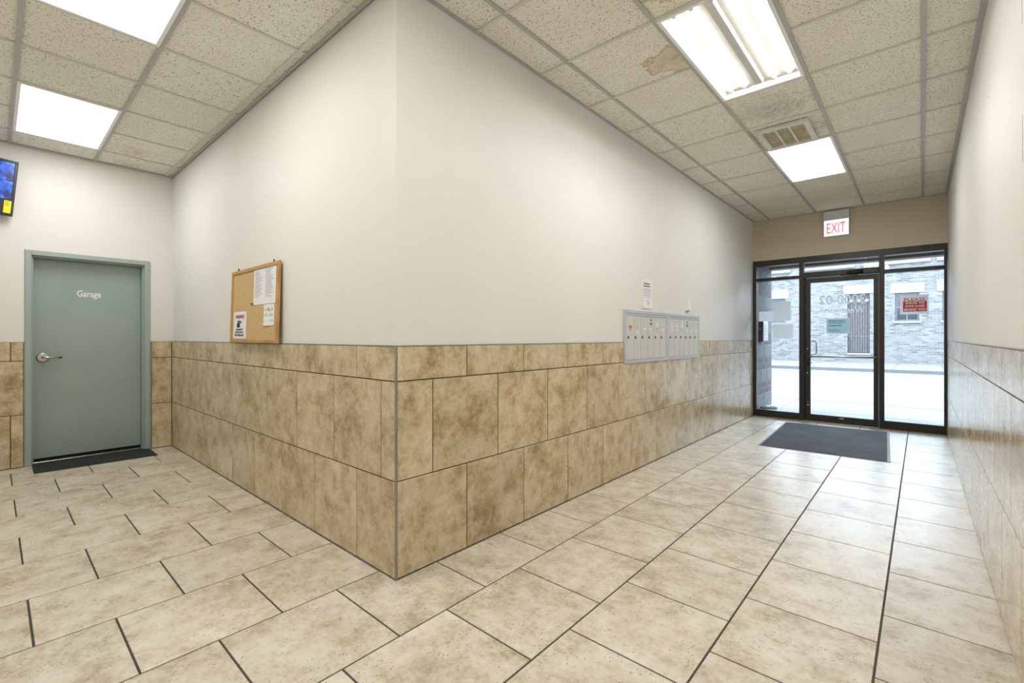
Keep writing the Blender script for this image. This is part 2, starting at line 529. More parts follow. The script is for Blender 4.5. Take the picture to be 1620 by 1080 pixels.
        for q in vs:
            a = (q.x - x0) / (x1 - x0)
            b = (q.y - y0) / (y1 - y0)
            if mirror:
                a = 1 - a
            pts.append((u0 + (u1 - u0) * a, v0 + (v1 - v0) * b))
        N = len(pts)
        # outline edges, for a little thickness
        ec = {}
        for p in ps:
            for i in range(len(p)):
                ec[(p[i], p[(i + 1) % len(p)])] = 1
        rim = [(a, b) for (a, b) in ec if (b, a) not in ec]
        fs = [tuple(reversed(p)) if mirror else p for p in ps]
        for a, b in (rim if th > 0 else []):
            fs.append((a, b, N + b, N + a) if mirror else (b, a, N + a, N + b))
        d = bold * (v1 - v0)
        for k, (du, dv) in enumerate(((0, 0), (d, 0), (-d, 0), (0, d), (0, -d)) if bold else ((0, 0),)):
            z = 0.00004 * k
            self.add([(a + du, b + dv, n + th + z) for a, b in pts] + ([(a + du, b + dv, n) for a, b in pts] if th > 0 else []), fs)
        return self
    def build(self, name, mat, parent=None, origin=None):
        if origin is None:
            if parent is not None:
                origin = WLOC.get(parent.name, V3((0, 0, 0)))
            else:
                xs = [q.x for q in self.v]; ys = [q.y for q in self.v]; zs = [q.z for q in self.v]
                origin = V3(((min(xs) + max(xs)) / 2, (min(ys) + max(ys)) / 2, min(zs)))
        origin = V3(origin)
        me = bpy.data.meshes.new(name)
        me.from_pydata([tuple(q - origin) for q in self.v], [], self.p)
        if any(self.sm):
            me.polygons.foreach_set('use_smooth', self.sm)
        me.materials.append(M[mat])
        me.update()
        return link(name, me, parent, origin)

WLOC = {}
def link(name, data, parent=None, origin=(0, 0, 0)):
    o = bpy.data.objects.new(name, data)
    COL.objects.link(o)
    origin = V3(origin)
    WLOC[o.name] = origin
    if parent is not None:
        o.parent = parent
        o.location = origin - WLOC[parent.name]
    else:
        o.location = origin
    return o

def tag(o, label=None, cat=None, group=None, kind=None):
    if label: o['label'] = label
    if cat: o['category'] = cat
    if group: o['group'] = group
    if kind: o['kind'] = kind
    return o

def thing(name, loc, label, cat, group=None, kind=None):
    return tag(link(name, None, None, loc), label, cat, group, kind)

def bx(name, mat, parent, *boxes, fr=WORLD, ch=0.0, origin=None):
    m = MB(fr)
    for b in boxes:
        m.box(*b, ch=ch)
    return m.build(name, mat, parent, origin)

_tiles = {}
def tile(name, mat, parent, fr, u0, u1, v0, v1, n0, n1, ch):
    """one flat piece; pieces of the same size share their mesh"""
    k = (id(fr), mat, round(u1 - u0, 4), round(v1 - v0, 4), round(n1 - n0, 4))
    c = fr((u0 + u1) / 2, (v0 + v1) / 2, n0)
    if k not in _tiles:
        g = Fr((0, 0, 0), fr.u, fr.v, fr.n)
        m = MB(g)
        a, b = (u1 - u0) / 2, (v1 - v0) / 2
        m.box(-a, a, -b, b, 0, n1 - n0, ch)
        me = bpy.data.meshes.new(name)
        me.from_pydata([tuple(q) for q in m.v], [], m.p)
        me.materials.append(M[mat])
        _tiles[k] = me
    return link(name, _tiles[k], parent, c)

# ================================================================== THE ROOM
# ------------------------------------------------------------------ floor
XR = 0.30
floor_m = MB()
floor_m.box(G - 0.30, XR, YB, B, -0.08, -0.0035)
floor_m.box(A, XR, B, D + 0.11, -0.08, -0.0035)
floor = tag(floor_m.build('floor', 'grout', None, (-2, 1, -0.08)), 'floor of beige stone-look tiles in running bond with dark grout', kind='structure')
PX = [0.373, -0.130, -0.624, -1.113, -1.608, -2.137, -2.643, -3.138, -3.642, -4.150, -4.640, -5.141, -5.640, -6.160, -6.67]
PP = 0.5027
GW_ = 0.0040
for k in range(len(PX) - 1):
    x1, x0 = PX[k], PX[k + 1]
    ph = 0.11 if k % 2 == 0 else 0.36
    j = -3
    while True:
        y0 = ph + PP * j
        y1 = y0 + PP
        j += 1
        if y0 > D + 0.1:
            break
        xa, xb, ya, yb = max(x0, G - 0.15), min(x1, XR - 0.02), max(y0, YB), min(y1, D + 0.02)
        if yb - ya < 0.02 or xb - xa < 0.02:
            continue
        jit = random.uniform(-0.0004, 0.0004)
        if xb <= A + 0.001 or xa < A - 0.001:
            if xa < A - 0.001 < xb - 0.01 and yb > B:
                if ya >= B - 0.001:
                    xa = A
                else:      # the tile notched round the wall corner
                    poly = [(xa + GW_, ya + GW_), (xb - GW_, ya + GW_), (xb - GW_, yb - GW_), (A, yb - GW_), (A, B), (xa + GW_, B)]
                    MB().prism(poly, -0.004, 0.0, 0.0012).build('floor_tile', 'floor_tile', floor, ((xa + xb) / 2, (ya + yb) / 2, -0.004))
                    continue
            elif xb <= A + 0.001:
                if ya >= B - 0.02:
                    continue
                yb = min(yb, B)
        if yb - ya < 0.02 or xb - xa < 0.02:
            continue
        tile('floor_tile', 'floor_tile', floor, WORLD, xa + GW_, xb - GW_, ya + GW_, yb - GW_, -0.004, jit * 0 + 0.0, 0.0012)

# ------------------------------------------------------------------ walls
TH = 0.12
PR = 0.009      # the tiles stand this far proud of the paint
wall_left = tag(bx('wall_left', 'paint', None, (G - TH, A - TH, B + PR, B + TH, -0.05, H + 0.05)), 'cream painted wall with tiled lower half, carrying the cork board', kind='structure')
wall_mid = tag(bx('wall_middle', 'paint', None, (A - TH, A - PR, B + PR, D + 0.11, -0.05, H + 0.05)), 'cream painted wall with tiled lower half, carrying the mailboxes', kind='structure')
wall_gar = tag(bx('wall_far_left', 'paint', None, (G - TH, G - PR, YB - 0.1, 0.203, -0.05, H + 0.05), (G - TH, G - PR, 1.155, B + PR, -0.05, H + 0.05), (G - TH, G - PR, 0.203, 1.155, 2.064, H + 0.05)),
               'cream wall with tiled lower half around the green garage door', kind='structure')
wall_right = tag(bx('wall_right', 'paint', None, (-0.11, 8.8, -0.05, H + 0.05, -TH, -PR), fr=FR), 'cream painted wall with tiled lower half along the right side', kind='structure')
wall_front = tag(bx('wall_front', 'shaded_paint', None, (A - PR, 0.30, D - 0.002, D + 0.13, 2.42, H + 0.05)), 'cream wall strip above the glass entrance, its shade painted in as tan', kind='structure')
wall_back = tag(bx('wall_back', 'paint', None, (G - TH, 0.32, YB - 0.1, YB, -0.05, H + 0.05)), 'cream wall behind the viewer', kind='structure')

GT = 0.0032
def tile_course(parent, fr, u_start, u_end, joints, z0, z1, skip=None):
    """one course of wall tiles between u_start and u_end, cut at the joints"""
    cuts = [u_start] + [q for q in sorted(joints) if u_start + 0.03 < q < u_end - 0.03] + [u_end]
    for a, b in zip(cuts[:-1], cuts[1:]):
        if skip:
            s0, s1 = skip
            if a >= s0 - 0.01 and b <= s1 + 0.01:
                continue
            if a < s0 < b:
                b = s0
            elif a < s1 < b:
                a = s1
        tile('wall_tile', 'wall_tile', parent, fr, a + GT, b - GT, z0 + GT, z1 - GT, -PR - 0.001, 0.0, 0.0014)

def grout_bed(parent, fr, *rects):
    m = MB(fr)
    for (u0, u1, v0, v1) in rects:
        m.box(u0, u1, v0, v1, -PR - 0.001, -0.0045)
    m.build('grout_bed', 'grout_wall', parent)

# middle wall
JL = [1.841 + 0.5135 * k for k in range(13)]
JM = [1.590 + 0.5150 * k for k in range(13)]
grout_bed(wall_mid, FA, (B, D, 0.0, T1), (B, 3.74, T1, T0), (5.582, D, T1, T0))
tile_course(wall_mid, FA, B + 0.006, D, JL, 0.004, T2)
tile_course(wall_mid, FA, B + 0.006, D, JM, T2, T1)
tile_course(wall_mid, FA, B + 0.006, D, JL, T1, T0, skip=(3.736, 5.586))
# left wall
JL = [-2.366 - 0.5035 * k for k in range(9)]
JM = [-2.121 - 0.5035 * k for k in range(9)]
grout_bed(wall_left, FB, (G, A, 0.0, T0))
tile_course(wall_left, FB, G, A - 0.006, JL, 0.004, T2)
tile_course(wall_left, FB, G, A - 0.006, JM, T2, T1)
tile_course(wall_left, FB, G, A - 0.006, JL, T1, T0)
# garage-door wall
grout_bed(wall_gar, FG, (YB, 0.197, 0.0, T0), (1.165, B, 0.0, T0))
for z0, z1, jj in ((0.004, T2, [0.113, -0.39]), (T2, T1, [-0.14]), (T1, T0, [0.113, -0.39])):
    tile_course(wall_gar, FG, YB, 0.197, jj, z0, z1)
    tile_course(wall_gar, FG, 1.168, B - 0.003, [], z0, z1)
# right wall (u runs from the storefront towards the viewer)
JL = [D - (2.41 + 0.52 * k) for k in range(-6, 11)]
JM = [D - (2.66 + 0.52 * k) for k in range(-6, 11)]
grout_bed(wall_right, FR, (0.0, D - YB, 0.0, T0))
tile_course(wall_right, FR, 0.0, D - YB - 0.01, JL, 0.004, T2)
tile_course(wall_right, FR, 0.0, D - YB - 0.01, JM, T2, T1)
tile_course(wall_right, FR, 0.0, D - YB - 0.01, JL, T1, T0)
# hairline cracks and a nail hole in the right-hand plaster
for (y, z0, z1) in ((2.47, 2.36, 2.60), (2.46, 1.86, 2.03)):
    pts = [(D - y + 0.004 * math.sin(i * 2.1), z0 + (z1 - z0) * i / 6, -PR + 0.0002) for i in range(7)]
    MB(FR).tube(pts, 0.0011, 5).build('crack', 'label_grey', wall_right)
MB(FR).tube([(D - 3.55, 2.52, -PR - 0.002), (D - 3.55, 2.52, -PR + 0.0006)], 0.006, 8).build('nail_hole', 'filter', wall_right)
# back wall: the same tiling
# trims: metal bead on the tiled corner, tile-top edge strips, dark joint at the floor
tag(MB().box(A - 0.0075, A + 0.0012, B - 0.0012, B + 0.0075, 0.0, T0).build('trim_1', 'bead'), 'grey metal bead on the outer tiled corner', kind='structure')
tag(bx('trim_2', 'bead', None, (G, A - 0.006, T0 - 0.001, T0 + 0.004, -PR, -0.001), fr=FB), 'thin grey edge along the top of the left wall tiles', kind='structure')
t3 = MB(FA); t3.box(B + 0.006, 3.735, T0 - 0.001, T0 + 0.004, -PR, -0.001); t3.box(5.588, D, T0 - 0.001, T0 + 0.004, -PR, -0.001)
tag(t3.build('trim_3', 'bead'), 'thin grey edge along the top of the middle wall tiles', kind='structure')
tag(bx('trim_4', 'bead', None, (0.0, D - YB - 0.01, T0 - 0.001, T0 + 0.004, -PR, -0.001), fr=FR), 'thin grey edge along the top of the right wall tiles', kind='structure')
tag(bx('trim_5', 'bead', None, (1.155, 1.1675, 0.0, T0 + 0.002, -PR, 0.0005), (0.1975, 0.2045, 0.0, T0 + 0.002, -PR, 0.0005), fr=FG), 'grey tile edge strips beside the garage door frame', kind='structure')

# ------------------------------------------------------------------ ceiling
ceiling = tag(bx('ceiling', 'tee_cross', None, (G - TH, A, YB - 0.1, B + TH, H + 0.035, H + 0.08), (A, 0.40, YB - 0.1, D + 0.13, H + 0.035, H + 0.08)),
              'suspended ceiling of speckled cream tiles in a metal grid', kind='structure')
RX = [A, -1.748, -1.151, -0.590, 0.010, 0.272]
RY = [YB, 0.08, 0.69, 1.300, 1.909, 2.518, 3.125, 3.740, 4.375, 4.990, 5.605, 6.220, 6.850, 7.460, D]
LY = [YB, -0.490, 0.106, 0.701, 1.293, B]
LX = [A, -2.341, -2.947, -3.560, -4.172, -4.771, -5.360, -5.951, G]
lights_at = {('r', 2, 1): 1, ('r', 2, 2): 1, ('r', 2, 5): 1, ('r', 2, 6): 1, ('r', 2, 9): 1, ('r', 2, 10): 1, ('l', 2, 1): 1, ('l', 2, 2): 1, ('l', 2, 5): 1, ('l', 2, 6): 1, ('r', 2, 8): 1}
special = {('r', 1, 5): 'ceil_stain', ('r', 2, 4): 'ceil_stain2', ('r', 2, 7): 'ceil_soot', ('l', 3, 6): 'ceil_damp', ('l', 3, 7): 'ceil_damp'}
TW = 0.012
def ctile(mat, x0, x1, y0, y1):
    tile('ceiling_tile', mat, ceiling, FC, x0 + 0.003, x1 - 0.003, -y1 + 0.003, -y0 - 0.003, -0.026, -0.010, 0.0)
for i in range(5):
    for j in range(len(RY) - 1):
        if ('r', i, j) in lights_at: continue
        ctile(special.get(('r', i, j), 'ceil'), RX[i], RX[i + 1], RY[j], RY[j + 1])
for i in range(5):
    for j in range(len(LX) - 1):
        if ('l', i, j) in lights_at: continue
        ctile(special.get(('l', i, j), 'ceil'), LX[j + 1], LX[j], LY[i], LY[i + 1])
for x in RX[1:5]:
    bx('main_tee', 'tee', ceiling, (x - TW, x + TW, -D, -YB, -0.014, 0.0), fr=FC)
for i in range(5):
    for j in range(1, len(RY) - 1):
        if ('r', i, j) in lights_at and ('r', i, j - 1) in lights_at and j not in (9, 8): continue
        a = RX[i] + (TW if i else 0.0)
        b = RX[i + 1] - (TW if i < 4 else 0.0)
        bx('cross_tee', 'tee_cross', ceiling, (a, b, -RY[j] - 0.010, -RY[j] + 0.010, -0.014, -0.0006), fr=FC)
for y in LY[1:5]:
    bx('main_tee', 'tee' if y < 1 else 'tee_cross', ceiling, (G, A, -y - TW, -y + TW, -0.014, 0.0), fr=FC)
for i in range(5):
    for j in range(1, len(LX) - 1):
        if ('l', i, j) in lights_at and ('l', i, j - 1) in lights_at: continue
        a = LY[i] + (TW if i else 0.0)
        b = LY[i + 1] - (TW if i < 4 else 0.0)
        bx('cross_tee', 'tee_cross', ceiling, (LX[j] - 0.010, LX[j] + 0.010, -b, -a, -0.014, -0.0006), fr=FC)
# wall angles round the edge
for b in ((A, A + 0.020, -D, -B), (G, A + 0.02, -B, -B + 0.020), (G, G + 0.020, -B + 0.02, -YB), (A + 0.02, C, -D, -D + 0.016)):
    bx('wall_angle', 'tee', ceiling, (*b, -0.02, 0.001), fr=FC)
bx('wall_angle', 'tee', ceiling, (0.0, D - YB, H - 0.001, H + 0.02, -PR, 0.020), fr=FR)

# ================================================================== CEILING FIXTURES
def flat_light(x0, x1, y0, y1, lens, label):
    t = thing('ceiling_light', ((x0 + x1) / 2, (y0 + y1) / 2, H - 0.004), label, 'light', 'recessed ceiling lights')
    m = MB(FC)
    f = 0.022
    for b in ((x0, x1, -y1, -y1 + f), (x0, x1, -y0 - f, -y0), (x0, x0 + f, -y1 + f, -y0 - f), (x1 - f, x1, -y1 + f, -y0 - f)):
        m.box(*b, -0.03, 0.003, 0.0015)
    m.build('frame', 'white', t)
    o = bx('lens', 'white', t, (x0 + f, x1 - f, -y1 + f, -y0 - f, -0.012, -0.003), fr=FC)
    o.data.materials.append(M[lens])
    o.data.polygons[1].material_index = 1      # only the underside glows
e = 0.011
flat_light(-1.151 + e, -0.590 - e, 4.990 + e, 6.220 - e, 'lens_cool', 'flat glowing ceiling light panel next to the air vent, nearest the entrance')
flat_light(-5.951 + e, -4.771 - e, 0.106 + e, 0.701 - e, 'lens_warm', 'flat glowing ceiling light panel nearest the garage door')
flat_light(-3.560 + e, -2.341 - e, 0.106 + e, 0.701 - e, 'lens_warm', 'flat glowing ceiling light panel cut by the top left picture edge')

flat_light(-1.151 + e, -0.590 - e, 0.080 + e, 1.300 - e, 'lens_cool', 'flat glowing ceiling light panel where the two passages meet, above the viewer')

# open troffer with bare tubes
x0, x1, y0, y1 = -1.151 + e, -0.590 - e, 2.518 + e, 3.740 - e
t = thing('ceiling_light', ((x0 + x1) / 2, (y0 + y1) / 2, H), 'ceiling light without its cover, showing tubes and grey centre spine', 'light', 'recessed ceiling lights')
m = MB(FC)
f = 0.022
for b in ((x0, x1, -y1, -y1 + f), (x0, x1, -y0 - f, -y0), (x0, x0 + f, -y1 + f, -y0 - f), (x1 - f, x1, -y1 + f, -y0 - f)):
    m.box(*b, -0.03, 0.003, 0.0015)
m.build('frame', 'white', t)
# pan: sloping white sides and a top
m = MB(FC)
ua, ub, va, vb = x0 + f, x1 - f, -y1 + f, -y0 - f
q = 0.035
outer = [(ua, va, -0.005), (ub, va, -0.005), (ub, vb, -0.005), (ua, vb, -0.005)]
inner = [(ua + q, va + 0.02, -0.085), (ub - q, va + 0.02, -0.085), (ub - q, vb - 0.02, -0.085), (ua + q, vb - 0.02, -0.085)]
back = [(a, b, c - 0.004) for a, b, c in inner]
m.add(outer + inner + back, [(4, 5, 6, 7), (1, 0, 4, 5)[::-1], (2, 1, 5, 6)[::-1], (3, 2, 6, 7)[::-1], (0, 3, 7, 4)[::-1], (11, 10, 9, 8), (0, 1, 9, 8), (1, 2, 10, 9), (2, 3, 11, 10), (3, 0, 8, 11)])
m.build('pan', 'white', t)
xm = (x0 + x1) / 2
m = MB(FC)
m.add([(xm - 0.045, va + 0.05, -0.085), (xm + 0.045, va + 0.05, -0.085), (xm + 0.022, va + 0.05, -0.012), (xm - 0.022, va + 0.05, -0.012),
       (xm - 0.045, vb - 0.05, -0.085), (xm + 0.045, vb - 0.05, -0.085), (xm + 0.022, vb - 0.05, -0.012), (xm - 0.022, vb - 0.05, -0.012)],
      [(0, 1, 2, 3), (7, 6, 5, 4), (3, 2, 6, 7), (1, 5, 6, 2), (4, 0, 3, 7), (0, 4, 5, 1)])
m.build('spine', 'grey_plate', t)
for dx in (-0.19, -0.095, 0.095, 0.19):
    tb = MB(FC).tube([(xm + dx, va + 0.055, -0.045), (xm + dx, vb - 0.055, -0.045)], 0.019, 12).build('tube', 'tube', t)
    for v_ in (va + 0.03, vb - 0.056):
        bx('socket', 'white', tb, (xm + dx - 0.012, xm + dx + 0.012, v_, v_ + 0.026, -0.085, -0.018), fr=FC, ch=0.004)
for v_ in (va + 0.022, vb - 0.030):
    bx('socket_rail', 'white', t, (ua + 0.05, xm - 0.05, v_, v_ + 0.008, -0.085, -0.05), fr=FC)
    bx('socket_rail', 'white', t, (xm + 0.05, ub - 0.05, v_, v_ + 0.008, -0.085, -0.05), fr=FC)

# air register beside the far light
t = thing('air_vent', (-0.898, 4.71, H - 0.03), 'white ceiling air register with three dusty openings beside the light', 'vent')
x0, x1, y0, y1 = -1.098, -0.700, 4.455, 4.972
m = MB(FC)
fw = 0.042
for (a, b, c, d_) in ((x0, x1, -y1, -y1 + fw), (x0, x1, -y0 - fw, -y0), (x0, x0 + fw, -y1 + fw, -y0 - fw), (x1 - fw, x1, -y1 + fw, -y0 - fw)):
    m.box(a, b, c, d_, -0.003, 0.026, 0.008)
m.build('frame', 'louver', t)
bx('filter', 'filter', t, (x0 + fw, x1 - fw, -y1 + fw, -y0 - fw, -0.003, 0.002), fr=FC)
for k in (1, 2):
    xc = x0 + fw + (x1 - x0 - 2 * fw) * k / 3
    bx('louver', 'louver', t, (xc - 0.007, xc + 0.007, -y1 + fw, -y0 - fw, -0.001, 0.020), fr=FC)
# board that the register is cut into
ctile('ceil_soot', -1.151, -0.590, 4.375, 4.990)

# ================================================================== GARAGE DOOR
door1 = thing('door_1', (G - 0.08, 0.68, 0.0), 'sage green steel door lettered Garage with satin lever handle', None, kind='structure')
RC = 0.13       # leaf set back from the wall face
bx('door_jamb', 'frame_sage', door1, (0.2045, 0.249, 0.0, 2.064, -RC - 0.03, 0.004), fr=FG, ch=0.003)
bx('door_jamb', 'frame_sage', door1, (1.107, 1.1545, 0.0, 2.064, -RC - 0.03, 0.004), fr=FG, ch=0.003)
bx('door_head', 'frame_sage', door1, (0.249, 1.107, 2.018, 2.064, -RC - 0.03, 0.004), fr=FG, ch=0.003)
for b in ((0.249, 0.262, 0.0, 2.018), (1.094, 1.107, 0.0, 2.018), (0.262, 1.094, 2.004, 2.018)):
    bx('door_stop', 'frame_sage', door1, (*b, -RC - 0.03, -0.035), fr=FG)
leaf = bx('leaf', 'sage', door1, (0.263, 1.0925, 0.040, 2.003, -RC - 0.045, -RC), fr=FG, ch=0.002)
bx('threshold', 'satin', door1, (0.262, 1.094, 0.0, 0.010, -RC - 0.05, -RC + 0.035), fr=FG, ch=0.003)
bx('bottom_gap', 'black', door1, (0.262, 1.094, 0.010, 0.045, -RC - 0.05, -RC - 0.018), fr=FG)
MB(FG).text('Garage', 0.578, 0.762, 1.628, 1.712, -RC, 0.0012, bold=0.018).build('lettering', 'print_white', leaf)
hx, hz = 0.329, 1.033
rose = MB(FG).tube([(hx, hz, -RC), (hx, hz, -RC + 0.010), (hx, hz, -RC + 0.014)], [0.044, 0.044, 0.036], 28).build('rose', 'satin', door1)
lv = MB(FG).tube([(hx, hz, -RC + 0.012), (hx, hz, -RC + 0.050), (hx + 0.006, hz, -RC + 0.060), (hx + 0.03, hz - 0.001, -RC + 0.062), (hx + 0.115, hz - 0.003, -RC + 0.060)],
                 [0.011, 0.011, 0.0115, 0.011, 0.009], 14).build('lever', 'satin', door1)
MB(FG).tube([(hx + 0.115, hz - 0.003, -RC + 0.060), (hx + 0.134, hz - 0.003, -RC + 0.058)], [0.0092, 0.0088], 14).build('lever_tip', 'dark_metal', door1)
# scuffs near the foot of the leaf
for k, (y, z, l_, a_) in enumerate(((0.47, 0.16, 0.05, 0.3), (0.50, 0.21, 0.04, 1.3), (0.53, 0.17, 0.03, 1.5), (1.02, 0.55, 0.03, 0.2), (1.05, 1.39, 0.02, 0.1), (0.44, 0.12, 0.03, 0.1))):
    MB(FG).tube([(y, z, -RC), (y + l_ * math.cos(a_) / 2, z + l_ * math.sin(a_) / 2, -RC + 0.0002), (y + l_ * math.cos(a_), z + l_ * math.sin(a_), -RC)], 0.0012, 5).build('scuff', 'filter' if k % 2 else 'dark_metal', leaf)
# black space behind the door
tag(bx('wall_garage_side', 'black', None, (G - 0.36, G - 0.34, 0.1, 1.25, -0.05, 2.15)), 'dark space behind the garage door', kind='structure')

gm = MB(Fr((-6.19, 0.70, 0), (0.012, 0.99993, 0), (-0.99993, 0.012, 0), (0, 0, 1)))
gm.box(-0.45, 0.45, -0.225, 0.275, 0.0, 0.008, 0.003)
tag(gm.build('door_mat', 'rubber'), 'black rubber mat at the foot of the green garage door', 'mat')

# wall-mounted camera monitor, cut by the left picture edge
r_ = math.radians(-4.5)
FM = Fr(FG(-0.155, 2.622, 0.0), (0, math.cos(r_), math.sin(r_)), (0, -math.sin(r_), math.cos(r_)), (1, 0, 0))
t = thing('security_monitor', FG(-0.155, 2.36, 0.03), 'black wall monitor showing blue camera views with a yellow label', 'monitor')
mw, mh = 0.30, 0.255
bx('casing', 'tv_black', t, (-mw, mw, -mh, mh, 0.05, 0.085), fr=FM, ch=0.006)
m = MB(FM)
for b in ((-mw, mw, mh - 0.022, mh), (-mw, mw, -mh, -mh + 0.016), (-mw, -mw + 0.022, -mh + 0.016, mh - 0.022), (mw - 0.022, mw, -mh + 0.016, mh - 0.022)):
    m.box(*b, 0.085, 0.092, 0.003)
m.build('bezel', 'tv_black', t)
sw, s0, s1 = mw - 0.022, -mh + 0.150, mh - 0.022
smid = (s0 + s1) / 2
for a, b, c, d_ in ((0.003, sw, smid + 0.003, s1), (0.003, sw, s0, smid - 0.003), (-sw, -0.003, smid + 0.003, s1), (-sw, -0.003, s0, smid - 0.003)):
    bx('camera_view', 'screen', t, (a, b, c, d_, 0.085, 0.0865), fr=FM, origin=FM((a + b) / 2, (c + d_) / 2, 0.085))
lab = bx('energy_label', 'yellow', t, (mw - 0.062, mw - 0.016, -mh + 0.020, -mh + 0.135, 0.0925, 0.0932), fr=FM)
MB(FM).lines(mw - 0.056, mw - 0.022, -mh + 0.085, -mh + 0.128, 0.0932, 5, seed=4).build('label_print', 'ink_dark', lab)
bx('wall_bracket', 'dark_metal', t, (-0.08, 0.08, -0.08, 0.08, -PR, 0.05), fr=FM)

# ================================================================== CORK BOARD
th = math.radians(1.75)
FK = Fr((-3.838, B - 0.0012 - 0.022, 1.186), (1, 0, 0), (0, math.sin(th), math.cos(th)), (0, -math.cos(th), math.sin(th)))
t = thing('cork_board', FK(0, 0, 0), 'cork notice board in an oak frame on the left wall', 'notice board')
kw, kh, kf = 0.474, 0.585, 0.030
bx('cork_panel', 'cork', t, (-kw + 0.01, kw - 0.01, 0.01, kh - 0.01, 0.0, 0.010), fr=FK)
bx('frame_rail', 'wood', t, (-kw, kw, 0.0, kf, -0.002, 0.018), fr=FK, ch=0.004)
bx('frame_rail', 'wood', t, (-kw, kw, kh - kf, kh, -0.002, 0.018), fr=FK, ch=0.004)
bx('frame_stile', 'wood', t, (-kw, -kw + kf, kf, kh - kf, -0.002, 0.018), fr=FK, ch=0.004)
bx('frame_stile', 'wood', t, (kw - kf, kw, kf, kh - kf, -0.002, 0.018), fr=FK, ch=0.004)
for u_ in (-0.355, 0.36):
    MB(FK).tube([(u_, kh - 0.01, 0.004), (u_, kh + 0.020, 0.004)], 0.006, 8).build('hanger', 'dark_metal', t)
MB(FK).tube([(-0.045, 0.305, 0.010), (-0.02, 0.302, 0.016), (0.012, 0.299, 0.016)], 0.006, 8).build('green_pin', 'green', t)
def pinned(name, u0, u1, v0, v1, n0, label, cat, curl, mat='paper', fr=FK):
    return tag(MB(fr).sheet(u0, u1, v0, v1, n0, 0.0012, curl).build(name, mat, None, fr((u0 + u1) / 2, v0, n0)), label, cat)
p = pinned('paper_notice', 0.012, 0.212, 0.288, 0.562, 0.0105, 'printed white sheet on cork board, left of the two side by side', 'paper', 0.0015)
MB(FK).lines(0.04, 0.19, 0.34, 0.545, 0.0125, 17, ragged=0.55, seed=2).build('print', 'ink', p)['kind'] = 'stuff'
p = pinned('paper_notice', 0.214, 0.425, 0.288, 0.566, 0.0108, 'printed white sheet on cork board, right of the two side by side', 'paper', 0.0015)
MB(FK).lines(0.24, 0.40, 0.335, 0.55, 0.0128, 19, ragged=0.5, seed=3).build('print', 'ink', p)['kind'] = 'stuff'
p = pinned('paper_note', 0.222, 0.412, 0.128, 0.284, 0.0105, 'small handwritten white note low on the right of cork board', 'paper', 0.006)
rr = random.Random(11)
m = MB(FK)
for row in (0.245, 0.205, 0.16):
    for k in range(5):
        u_ = 0.242 + 0.034 * k
        m.tube([(u_ + rr.uniform(-.006, .006), row + rr.uniform(-.014, .014), 0.0135) for _ in range(3)], 0.0013, 4)
tag(m.build('handwriting', 'ink_dark', p), kind='stuff')
p = pinned('warning_sign', -0.408, -0.125, 0.034, 0.250, 0.0105, 'white video surveillance warning sign at lower left of cork board', 'sign', 0.0015)
MB(FK).text('WARNING!', -0.362, -0.170, 0.196, 0.224, 0.0136, 0.0005, bold=0.015).build('red_heading', 'red', p)
m = MB(FK)
m.text('THIS PROPERTY', -0.348, -0.195, 0.098, 0.113, 0.0136, 0.0005, bold=0.015)
m.text('IS PROTECTED BY', -0.362, -0.182, 0.076, 0.091, 0.0136, 0.0005, bold=0.015)
m.text('VIDEO SURVEILLANCE', -0.372, -0.172, 0.053, 0.069, 0.0136, 0.0005, bold=0.015)
m.build('sign_text', 'ink_dark', p)
m = MB(FK)       # camera symbol
m.box(-0.325, -0.262, 0.123, 0.157, 0.0136, 0.0141)
m.box(-0.308, -0.272, 0.159, 0.178, 0.0136, 0.0141)
m.prism([(-0.262, 0.162), (-0.232, 0.156), (-0.232, 0.176), (-0.262, 0.170)], 0.0136, 0.0141)
m.tube([(-0.281, 0.168, 0.0136), (-0.281, 0.168, 0.0143)], 0.010, 12)
m.build('camera_symbol', 'ink_dark', p)

